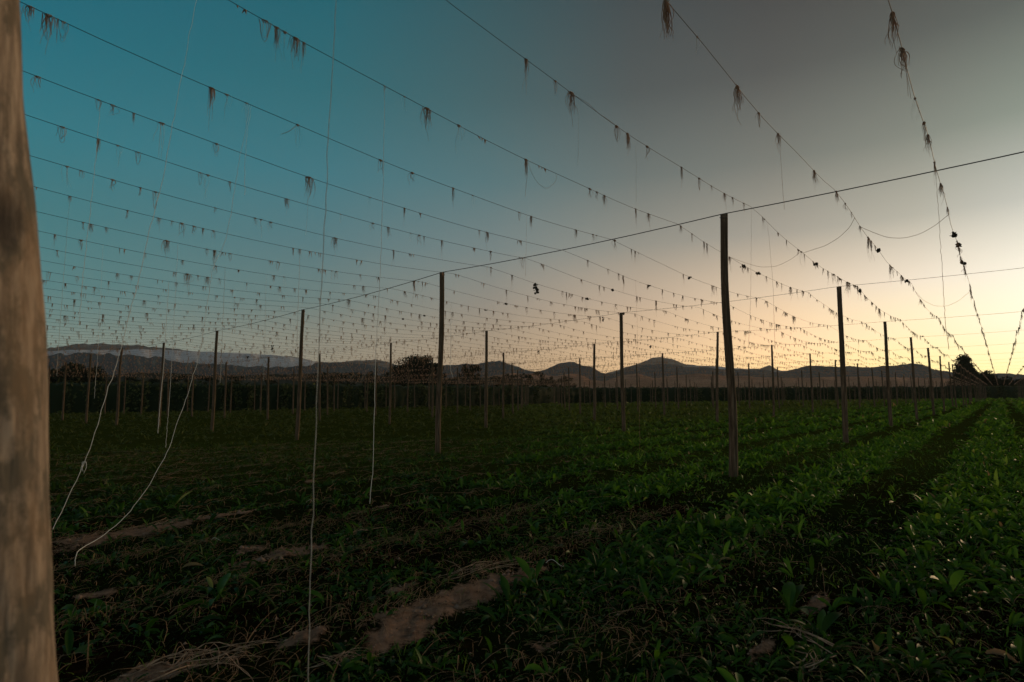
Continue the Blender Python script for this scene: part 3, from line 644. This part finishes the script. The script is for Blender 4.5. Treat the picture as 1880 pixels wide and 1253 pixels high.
HOPS = [(1580,530,1,.10,11,'dark clump of dried hop leaves on a wire above the second cross cable'),(987,513,4,.32,10,'dangling chain of dark dried hop cones below a wire left of centre'),(1145,572,5,.08,5,'dark dried hop clump at the top of a post in the second line'),
 (1398,490,2,.03,4,None),(1508,470,2,.04,3,None),(1618,455,1,.05,5,None),(1383,458,3,.05,3,None),(1268,502,3,.03,3,None),(1193,516,4,.03,3,None),(1126,523,4,.03,3,None),(1080,540,5,.03,3,None),(931,550,7,.03,3,None),(893,560,8,.03,3,None),(1195,631,12,.25,7,None),(1107,588,9,.18,4,None),(988,645,14,.25,7,None),(1706,628,1,.05,5,None),(1665,515,1,.06,5,None),(1700,612,1,.04,4,None),(500,635,16,.45,9,None),(384,675,24,.4,8,None),(455,655,22,.25,5,None),(778,583,10,.03,3,None),(740,590,11,.03,3,None),(1745,430,0,.08,6,None),(1765,480,0,.08,6,None),(1752,450,0,.06,5,None),(1860,640,-1,.1,5,None),(1868,600,-1,.08,5,None)]
def nearest_wire(px, py, kmax=40):
    best = None
    us = np.arange(2, 150, .25)
    for k in range(-2, kmax):
        v, ks, zc = WIRE[k]; um_ = (len(zc)-2)*DU; uu = us[us < um_]
        P = np.array([wire_pt(k, u) for u in uu]); X_, Y_, d_ = project(P.T); j = np.argmin((X_-px)**2+(Y_-py)**2); q = (X_[j]-px)**2+(Y_[j]-py)**2
        if best is None or q < best[0]-4: best = (q, k)
    return best[1]
for n_, (px, py, k, ln_, cnt, lab) in enumerate(HOPS):
    k = nearest_wire(px, py)
    us = np.arange(0, 120, .05); pr = np.array([project(wire_pt(k, u))[:2] for u in us]); u = us[np.argmin((pr[:, 0]-px)**2*1.0+(pr[:, 1]-py)**2)]
    V, Fq = hop_remnant_mesh(n_+40, cnt, ln_)
    if lab is None:
        wn = ('%s left' % ordn(k+1)) if k >= 0 else 'first right'
        lab = 'dark dried hop remnant %d metres out, on the wire %s of vanishing point' % (round(np.hypot(*wire_pt(k, u)[:2])), wn)
    tag(link('hop_remnant', mesh('hop_remnant', V, Fq), M_hop, loc=wire_pt(k, float(u))), lab, 'dried hops', 'dried hop remnants on the wires')

# ------------------------------------------------------------------ loose strings
def string(label, k, pts, rad=.0032, mtl=None, name='loose_string', wob=.003, depth_pull=0.0, knot=None, dend=None):
    """pts: sight points of the string, its top first; it hangs from row wire k"""
    if k is None: D_ = depth_pull
    else:
        az_ = [math.atan2(*ray(px, py)[:2]) for px, py in pts]; a0 = az_[0]
        d_ = np.array([math.sin(a0), math.cos(a0)]); den = float(N2@d_); D_ = WIRE[k][0]/den
        zt = wire_pt(k, float(A2@(d_*D_)))
    DD = np.full(len(pts), D_)
    if dend is not None:
        f = np.linspace(0, 1, len(pts)); DD = D_+(dend-D_)*np.clip((f-.35)/.5, 0, 1)**1.3
    P = np.array([at_dist(px, py, q) for (px, py), q in zip(pts, DD)])
    if k is not None: P[0] = [d_[0]*D_, d_[1]*D_, zt[2]]
    t = np.concatenate([[0], np.cumsum(np.linalg.norm(np.diff(P, axis=0), axis=1))]); m = max(12, int(t[-1]/.06)); s_ = np.linspace(0, t[-1], m)
    # smooth interpolation through the points
    rad *= .64
    Q = np.stack([np.interp(s_, t, P[:, c]) for c in range(3)], 1)
    for _ in range(3): Q[1:-1] = .25*Q[:-2]+.5*Q[1:-1]+.25*Q[2:]
    Q[1:-1, :2] += rng.normal(0, wob, (m-2, 2)); Q[:, 2] = np.maximum(Q[:, 2], .02)
    V, Fq = tubes(Q[None], (rad*np.linspace(.62, 1.15, m))[None], 5)
    if knot is not None:
        root = link(name, None, loc=(0, 0, 0)); tag(root, label, 'string', 'loose strings hanging from the wires')
        link('cord', mesh('cord', V, Fq), mtl or M_string, root)
        r = np.random.default_rng(5); kp = at_dist(knot[0], knot[1], D_)
        V, Fq = tubes(strand_paths(r, 6, .09, .25, .5)+kp, np.outer(np.ones(6)*.003, np.linspace(1, .5, 8)), 4); link('knot', mesh('knot', V, Fq), M_string, root)
        return root
    return tag(link(name, mesh(name, V, Fq), mtl or M_string), label, 'string', 'loose strings hanging from the wires')
string('long near twine string hanging left of centre down past the bottom edge', 1, [(620,-400),(617,0),(611,120),(603,240),(598,400),(593,480),(588,580),(583,700),(577,860),(573,980),(567,1130),(566,1253),(566,1400)], .0026, M_pale, wob=.002)
string('bright white string hanging to the ground right of the long near string', 3, [(706,155),(704,330),(697,520),(690,650),(687,760),(685,860),(679,925)], .0045)
string('white string curving down left to a hooked end over the soil', 4, [(458,183),(452,238),(441,283),(428,369),(413,447),(391,489),(368,642),(357,683),(343,730),(328,770),(308,830),(275,890),(235,945),(190,985),(158,1002),(146,1009),(139,1017),(135,1026),(135,1032),(138,1039)], .0040, dend=6.75)
string('thin string with a knot, slanting down behind the leaning post', 3, [(367,-40),(360,0),(337,127),(318,223),(298,335),(274,421),(261,489),(238,579),(220,649),(201,705),(175,795),(156,845),(130,905),(97,972)], .0034, knot=(156,848))
string('short second strand beside the curved string, from the same wire', 4, [(462,185),(454,240),(449,300),(449,358)], .003)
string('pale string from the fifth wire, crossing the wires beside the leaning post', 5, [(184,197),(178,270),(170,350),(162,420),(153,500),(145,598)], .0036)
string('short white string in front of the left hills, ending above the hop wall', 10, [(181,600),(179,660),(174,720),(173,732)], .004)
string('long thin string left of the third nearest-cable post, ending in the grass', 9, [(322,560),(316,653),(312,720),(306,800),(304,822)], .0055)
string('white string hugging the right side of a left hand post', 12, [(305,628),(300,680),(294,740),(290,796)], .011, wob=.002)
string('thin string from a bushy tuft left of the long near string', 5, [(567,322),(565,380),(561,432)], .0022)
string('pale thread hanging under the bushy tuft in the upper middle', 2, [(1064,170),(1062,230),(1061,301)], .0018, M_pale)
string('brown thread below the long tuft right of the upper middle', 3, [(968,290),(967,330),(964,362)], .0025, M_twine)
string('thread hanging from the third wire towards the black cable', 2, [(1167,240),(1168,310),(1168,375)], .0018, M_pale)
string('thread dropping from a bushy tuft across the black cable', 1, [(1433,255),(1435,320),(1440,385)], .003, M_twine)
string('long drop thread right of the nearest post under the steep wire', 0, [(1720,345),(1724,400),(1728,470),(1735,586),(1742,642)], .005, M_twine)
string('thread hanging beside the nearest post, left of a pair', 2, [(1380,388),(1379,470),(1378,560),(1374,640)], .0035, M_twine)
string('thread hanging beside the nearest post, right of a pair', 2, [(1409,400),(1413,450),(1419,520),(1423,640)], .004, M_twine)
string('dark thread crossing the black cable between the two nearest posts', 4, [(967,388),(966,441),(965,508)], .003, M_twine)
string('faint green thread hanging into the weeds right of centre', 5, [(1166,482),(1170,600),(1173,700),(1175,840)], .0045, M_twine)
string('short white string dangling left of the post left of centre', 8, [(547,615),(545,640),(547,660)], .008)
string('short curled string before the dark tree right of the centre post', 10, [(828,668),(827,680),(832,694)], .01)
string('white drop string between the posts, left of the bright white one', 10, [(487,560),(486,640),(484,700)], .006, M_pale)
string('thin pale drop string over the hills left of the third post', 10, [(408,640),(406,670),(404,704)], .008, M_pale)
string('faint long thread in the teal sky left of the near string', 8, [(118,520),(110,600),(104,690)], .004, M_pale)
def slack(label, ka, pa, kb, pb, mids, rad=.003, mtl=None):
    def w3(k, p):
        us = np.arange(0, 60, .03); pr = np.array([project(wire_pt(k, u))[:2] for u in us]); return wire_pt(k, float(us[np.argmin((pr[:, 0]-p[0])**2+(pr[:, 1]-p[1])**2)]))
    a_, b_ = w3(ka, pa), w3(kb, pb); da, db = np.hypot(*a_[:2]), np.hypot(*b_[:2]); n_ = len(mids)
    P = [a_]+[at_dist(*m_, da+(db-da)*(i+1)/(n_+1)) for i, m_ in enumerate(mids)]+[b_]; P = np.array(P)
    t = np.linspace(0, 1, len(P)); s_ = np.linspace(0, 1, 40); Q = np.stack([np.interp(s_, t, P[:, c]) for c in range(3)], 1)
    for _ in range(5): Q[1:-1] = .25*Q[:-2]+.5*Q[1:-1]+.25*Q[2:]
    V, Fq = tubes(Q[None], np.full((1, 40), rad), 5)
    tag(link('slack_string', mesh('slack_string', V, Fq), mtl or M_twine), label, 'string', 'slack strings looping between wires')
slack('slack string looping right of the nearest post between two wires', 2, (1478,460), 1, (1572,398), [(1495,458),(1515,452),(1540,437),(1560,418)], .0045)
slack('slack string looping from the second wire to the steep tufted wire', 1, (1588,412), 0, (1738,395), [(1605,428),(1630,437),(1660,438),(1690,430),(1718,414)], .0045)
slack('slack string looping close right of the nearest post', 3, (1340,470), 2, (1474,458), [(1365,482),(1395,491),(1425,490),(1452,477)], .0035)
slack('faint slack string hanging below the steep tufted wire at right', 1, (1682,536), 0, (1778,535), [(1695,552),(1715,562),(1738,563),(1760,553)], .004)
slack('thin loop of string under the fourth wire at upper centre', 3, (972,290), 3, (1026,312), [(976,318),(988,338),(1004,348),(1020,335)], .0022, M_pale)
slack('thin slack thread under the third wire at upper centre right', 2, (1062,165), 2, (1138,222), [(1080,190),(1098,208),(1120,222)], .0018)
slack('pale wisp of string curling off the fifth wire near upper left', 4, (550,218), 4, (552,219), [(542,232),(530,242),(512,248),(530,243),(542,233)], .002, M_pale)

# white string scraps lying on the ground
for n_, (px, py, lab) in enumerate([(1000,1045,'short white string scrap beside the foreground soil mound'),(385,1000,'small curled string scrap on the soil at left'),(560,928,'thin white string scrap beside the near string')]):
    g = on_z(px, py); r = np.random.default_rng(n_); m = 10; t = np.linspace(0, 1, m); a = YAW+r.normal(0, .6)+1.2*np.sin(t*3+n_)
    Q = np.stack([g[0]+np.cumsum(np.sin(a))*.02, g[1]+np.cumsum(np.cos(a))*.02, .05+.03*np.sin(t*5)], 1); V, Fq = tubes(Q[None], np.full((1, m), .0022), 4)
    tag(link('string_scrap', mesh('string_scrap', V, Fq), M_string), lab, 'string')

# ------------------------------------------------------------------ far hop wall
segs = np.linalg.norm(np.diff(WALL, axis=0), axis=1); cum = np.concatenate([[0], np.cumsum(segs)])
def wall_at(s_, off):
    x = np.interp(s_, cum, WALL[:, 0]); y = np.interp(s_, cum, WALL[:, 1])
    k = np.clip(np.searchsorted(cum, s_)-1, 0, len(segs)-1); dx = np.diff(WALL[:, 0])[k]/segs[k]; dy = np.diff(WALL[:, 1])[k]/segs[k]
    return x-dy*off, y+dx*off, dx, dy
ncol = 900; parts = []
s_ = np.sort(rng.uniform(0, cum[-1], ncol*1)); off = rng.choice([0, 1.6, 3.2], ncol)+rng.normal(0, .2, ncol)
per = 46; rep = np.repeat(np.arange(ncol), per); hh = rng.uniform(4.3, 5.25, ncol)
bx, by, dx, dy = wall_at(s_, off); zq = rng.random(len(rep))**.75*hh[rep]; wid = .28+.5*(zq/5)**1.2
cx = bx[rep]+rng.normal(0, 1, len(rep))*wid*.7; cy = by[rep]+rng.normal(0, 1, len(rep))*wid*.7
V, Fq = leaf_cards(np.stack([cx, cy, zq], 1), .26)
rc = np.repeat(np.clip(rng.random(ncol)[rep]*.6+rng.random(len(rep))*.4, 0, 1), 4)
# the dense inside of the crop: a ragged body of real depth
ns = 500; sv = np.linspace(0, cum[-1], ns); ring = []
for oo, z_ in ((.5, 0), (.35, 2.2), (.4, 4.3), (1.6, 4.75), (3.0, 4.3), (3.2, 0)):
    x_, y_, _, _ = wall_at(sv, oo+rng.normal(0, .22, ns)); ring.append(np.stack([x_, y_, z_+(rng.normal(0, .16, ns) if z_ else np.zeros(ns)-.1)], 1))
ring = np.array(ring); V2 = ring.reshape(-1, 3); ii = np.arange(len(V2)).reshape(6, ns); f2 = np.stack([ii[:-1, :-1], ii[:-1, 1:], ii[1:, 1:], ii[1:, :-1]], -1).reshape(-1, 4)
VV, FF = join([(V, Fq), (V2, f2)])
tag(link('hop_crop', mesh('hop_crop', VV, FF, True, {'rnd': np.concatenate([rc, np.full(len(V2), 0)])}), M_bine), 'dense dark wall of uncut hop plants along the far side', 'hop crop', kind='stuff')

# ------------------------------------------------------------------ trees beyond the crop
def tree(name, label, px, top_py, half_px, D_, kind='round', group='trees beyond the hop crop', dens=1.0, seed=0):
    r = np.random.default_rng(seed+500); az_ = at_dist(px, 700, D_); H = at_dist(px, top_py, D_)[2]; wd = half_px/F_PX*D_*1.0
    root = link(name, None, loc=(az_[0], az_[1], 0)); tag(root, label, 'tree', group)
    t = np.linspace(0, 1, 7); tr = np.stack([.3*np.sin(t*2), .2*np.sin(t*3), t*H*.7], 1); g = [tubes(tr[None], (H*.028*(1-.75*t))[None], 8)]
    for i in range(7):
        a = r.uniform(0, 6.28); z0 = H*r.uniform(.2, .5); tt = np.linspace(0, 1, 5); g.append(tubes(np.stack([np.sin(a)*wd*.6*tt, np.cos(a)*wd*.6*tt, z0+H*.3*tt], 1)[None], (H*.01*(1-.7*tt))[None], 5))
    V, Fq = join(g); link('trunk', mesh('trunk', V, Fq), M_timber, root)
    n = int(5200*dens); C = []
    nb = int(26+10*dens)+(40 if kind == 'conifer' else 30 if kind == 'round' else 0)
    for i in range(nb):
        if kind == 'round': zc = H*(.22+.66*r.random()**.9); w_ = wd*math.sqrt(max(0, 1-((zc/H-.42)/.62)**2))*.85; rad = wd*r.uniform(.16, .3)
        elif kind == 'conifer': zc = H*r.uniform(.12, .95); w_ = wd*(1.05-zc/H)*1.0; rad = wd*r.uniform(.16, .3)
        else: zc = H*r.uniform(.15, .85); w_ = wd*.9; rad = wd*r.uniform(.15, .3)
        a = r.uniform(0, 6.28); q = w_*math.sqrt(r.random()); c = np.array([q*math.sin(a), q*math.cos(a), zc])
        m = n//nb; pts = r.normal(size=(m, 3)); pts /= np.linalg.norm(pts, axis=1, keepdims=True)+1e-9; pts *= (r.random((m, 1))**.45); pts[:, 2] *= .75; C.append(c+pts*rad)
    C = np.concatenate(C); C = C[C[:, 2] > .3]; C[:, 2] = np.minimum(C[:, 2], H+.2)
    V, Fq = leaf_cards(C, max(.32, D_*.0014), r); link('crown', mesh('crown', V, Fq, False, {'rnd': np.repeat(r.random(len(C)), 4)}), M_tree, root)
def topp(x0, x1, n_, y0, y1): pass
tree('broadleaf_tree', 'broad rounded dark tree left of the centre post, beyond the crop', 768, 648, 50, 225, dens=3.2, seed=1)
tree('broadleaf_tree', 'lower shoulder of dark tree to the left of the broad rounded one', 739, 662, 26, 222, dens=1.6, seed=2)
tree('broadleaf_tree', 'low dark tree tight against the right of the broad rounded one', 799, 661, 24, 222, dens=1.6, seed=12)
tree('broadleaf_tree', 'small bushy dark tree right of the centre post, beyond the crop', 866, 662, 21, 215, dens=1.2, seed=3)
tree('broadleaf_tree', 'wide dark tree at far left, beyond the hop wall', 150, 661, 34, 170, dens=1.3, seed=4)
tree('broadleaf_tree', 'lower dark tree beside the wide one at far left', 112, 672, 26, 165, dens=1, seed=5)
tree('conifer_tree', 'dark ragged conifer against the orange glow at the right', 1772, 652, 26, 330, 'conifer', dens=1.8, seed=6)
tree('conifer_tree', 'lower dark conifer joined to the right side of the taller one', 1797, 678, 22, 332, 'round', dens=1, seed=7)
rt = random.Random(4)
xs = [205, 240, 285, 330, 380, 430, 500, 575, 605, 640, 668, 700, 835, 905, 935, 965, 985, 1010, 1040, 1820, 1850, 1875, 1835]
for n_, x_ in enumerate(sorted(xs)):
    b_ = 692 if x_ < 1100 else 702; tp = b_-rt.uniform(4, 12)-(6 if 560 < x_ < 1000 else 0) if x_ < 1100 else 692
    tree('small_tree', 'small dark tree in the low belt beyond the crop, %s from the left' % ordn(n_+1), x_, tp, rt.uniform(14, 26), 250 if x_ < 1100 else 340, 'low', 'low trees beyond the crop', .45, 20+n_)

# ------------------------------------------------------------------ hills
def ridge(name, pts, D_, depth, color, relief, label, hi=None, seed=0, sub=3, base_py=706):
    pts = np.array(pts, float); xs_ = np.arange(pts[0, 0], pts[-1, 0]+1, sub); ys = np.interp(xs_, pts[:, 0], pts[:, 1])
    nv = 26; tv = np.linspace(0, 1, nv); rows_ = []
    top = np.array([at_dist(x_, y_, D_) for x_, y_ in zip(xs_, ys)]); azs = np.arctan2(top[:, 0], top[:, 1]); Hh = np.maximum(top[:, 2], 1)
    Hh = Hh*(1+relief*.07*(fbm(xs_*.055+seed, np.full(len(xs_), seed*1.0), 6)-.5))
    for t in tv:
        dist = D_-depth+depth*2*t; f = math.sin(min(t/.5, 1)*math.pi/2)**1.3 if t < .5 else math.cos((t-.5)*math.pi)**1.0
        nz = (fbm(xs_*.05+seed*3, np.full(len(xs_), t*5+seed), 5)-.5)*relief*4*t*(1-t)*(1 if t < .47 else .3)*(0 if abs(t-.5) < .03 else 1)
        z = Hh*np.clip(f*(1+nz*.5), 0, 1)*(dist/D_ if t < .5 else 1)
        rows_.append(np.stack([dist*np.sin(azs), dist*np.cos(azs), z-2*(t in (0, 1))], 1))
    V = np.array(rows_); ii = np.arange(V.shape[0]*V.shape[1]).reshape(V.shape[:2]); q = np.stack([ii[:-1, :-1], ii[:-1, 1:], ii[1:, 1:], ii[1:, :-1]], -1).reshape(-1, 4)
    def f_(t, b, o):
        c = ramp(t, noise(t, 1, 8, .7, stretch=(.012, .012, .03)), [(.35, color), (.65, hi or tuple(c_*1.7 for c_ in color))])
        t.links.new(c, b.inputs['Base Color']); b.inputs['Roughness'].default_value = 1; b.inputs['Specular IOR Level'].default_value = 0
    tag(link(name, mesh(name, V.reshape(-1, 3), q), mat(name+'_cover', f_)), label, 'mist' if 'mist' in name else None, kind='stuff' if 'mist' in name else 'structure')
ridge('far_mountains', [(-300,668),(-100,660),(40,650),(85,641),(110,635),(135,631),(200,631),(245,634),(310,640),(380,648),(450,655),(480,658),(520,655),(548,657),(590,668),(640,664),(690,660),(735,671),(800,676),(880,671),(960,690),(1050,690),(1100,690),(1150,674),(1180,664),(1195,658),(1215,656),(1232,659),(1260,669),(1300,674),(1345,678),(1395,678),(1412,671),(1428,679),(1500,685),(1600,690),(1700,695),(1800,696),(1900,696),(2100,690)], 6500, 1500, (.055, .05, .045), .9, 'pale hazy far mountain range', seed=1)
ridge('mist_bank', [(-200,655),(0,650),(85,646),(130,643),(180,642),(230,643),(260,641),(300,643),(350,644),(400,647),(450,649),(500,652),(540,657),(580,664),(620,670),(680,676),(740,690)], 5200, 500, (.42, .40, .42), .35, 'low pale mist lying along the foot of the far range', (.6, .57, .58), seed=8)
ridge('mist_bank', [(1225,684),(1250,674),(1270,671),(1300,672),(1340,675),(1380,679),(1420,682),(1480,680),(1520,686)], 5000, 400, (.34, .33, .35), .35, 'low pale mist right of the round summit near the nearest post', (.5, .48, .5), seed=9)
ridge('hills', [(-300,676),(-100,668),(60,655),(120,650),(165,648),(215,652),(265,652),(320,662),(380,668),(440,672),(520,676),(560,671),(600,665),(630,664),(690,672),(740,677),(800,674),(850,670),(880,668),(903,663),(918,662),(945,672),(985,683),(1010,675),(1035,666),(1046,664),(1060,669),(1085,674),(1102,684),(1125,687),(1150,676),(1175,670),(1220,670),(1270,674),(1340,679),(1400,680),(1440,682),(1462,676),(1482,672),(1520,674),(1560,672),(1600,676),(1625,671),(1660,667),(1690,670),(1715,677),(1745,683),(1800,690),(1822,687),(1845,685),(1880,688),(1960,682),(2150,676)], 3800, 900, (.016, .032, .042), 1.8, 'dark blue wooded hills along the horizon', seed=2)
ridge('brown_hills', [(880,697),(905,690),(940,685),(980,686),(1010,690),(1045,687),(1065,688),(1085,698),(1110,700),(1140,690),(1170,686),(1200,694),(1240,690),(1280,686),(1340,690),(1420,694),(1500,693),(1600,692),(1720,694),(1800,700)], 1500, 300, (.26, .13, .08), 1.2, 'low reddish brown hills in front of the mountains', (.5, .27, .17), seed=3)
ridge('low_woods', [(-200,690),(60,686),(200,688),(300,684),(380,690),(460,688),(560,686),(640,684),(700,690),(760,692),(900,694),(960,697)], 1100, 160, (.015, .022, .012), 1.6, 'dark low wooded slope beyond the crop', (.05, .05, .035), seed=4, sub=1.5)

# ------------------------------------------------------------------ haze
HD = 0.28/6500
hv = np.array([(x_, y_, z_) for x_ in (-9500, 9500) for y_ in (-3000, 10200) for z_ in (-4, 1100)], float)
hm = bpy.data.materials.new('haze_air'); hm.use_nodes = True; t = hm.node_tree; t.nodes.clear(); pv = t.nodes.new('ShaderNodeVolumePrincipled'); oo = t.nodes.new('ShaderNodeOutputMaterial'); t.links.new(pv.outputs[0], oo.inputs['Volume'])
pv.inputs['Color'].default_value = (.85, .88, .92, 1); pv.inputs['Density'].default_value = HD; pv.inputs['Anisotropy'].default_value = .2
hf = np.array([[0, 1, 3, 2], [4, 6, 7, 5], [0, 4, 5, 1], [2, 3, 7, 6], [0, 2, 6, 4], [1, 5, 7, 3]])
import os
if not os.environ.get('NOHAZE'):
    tag(link('haze', mesh('haze', hv, hf, False), hm), 'thin evening haze softening the far hills', 'haze', kind='stuff')
S.cycles.volume_bounces = 1; S.cycles.max_bounces = 6
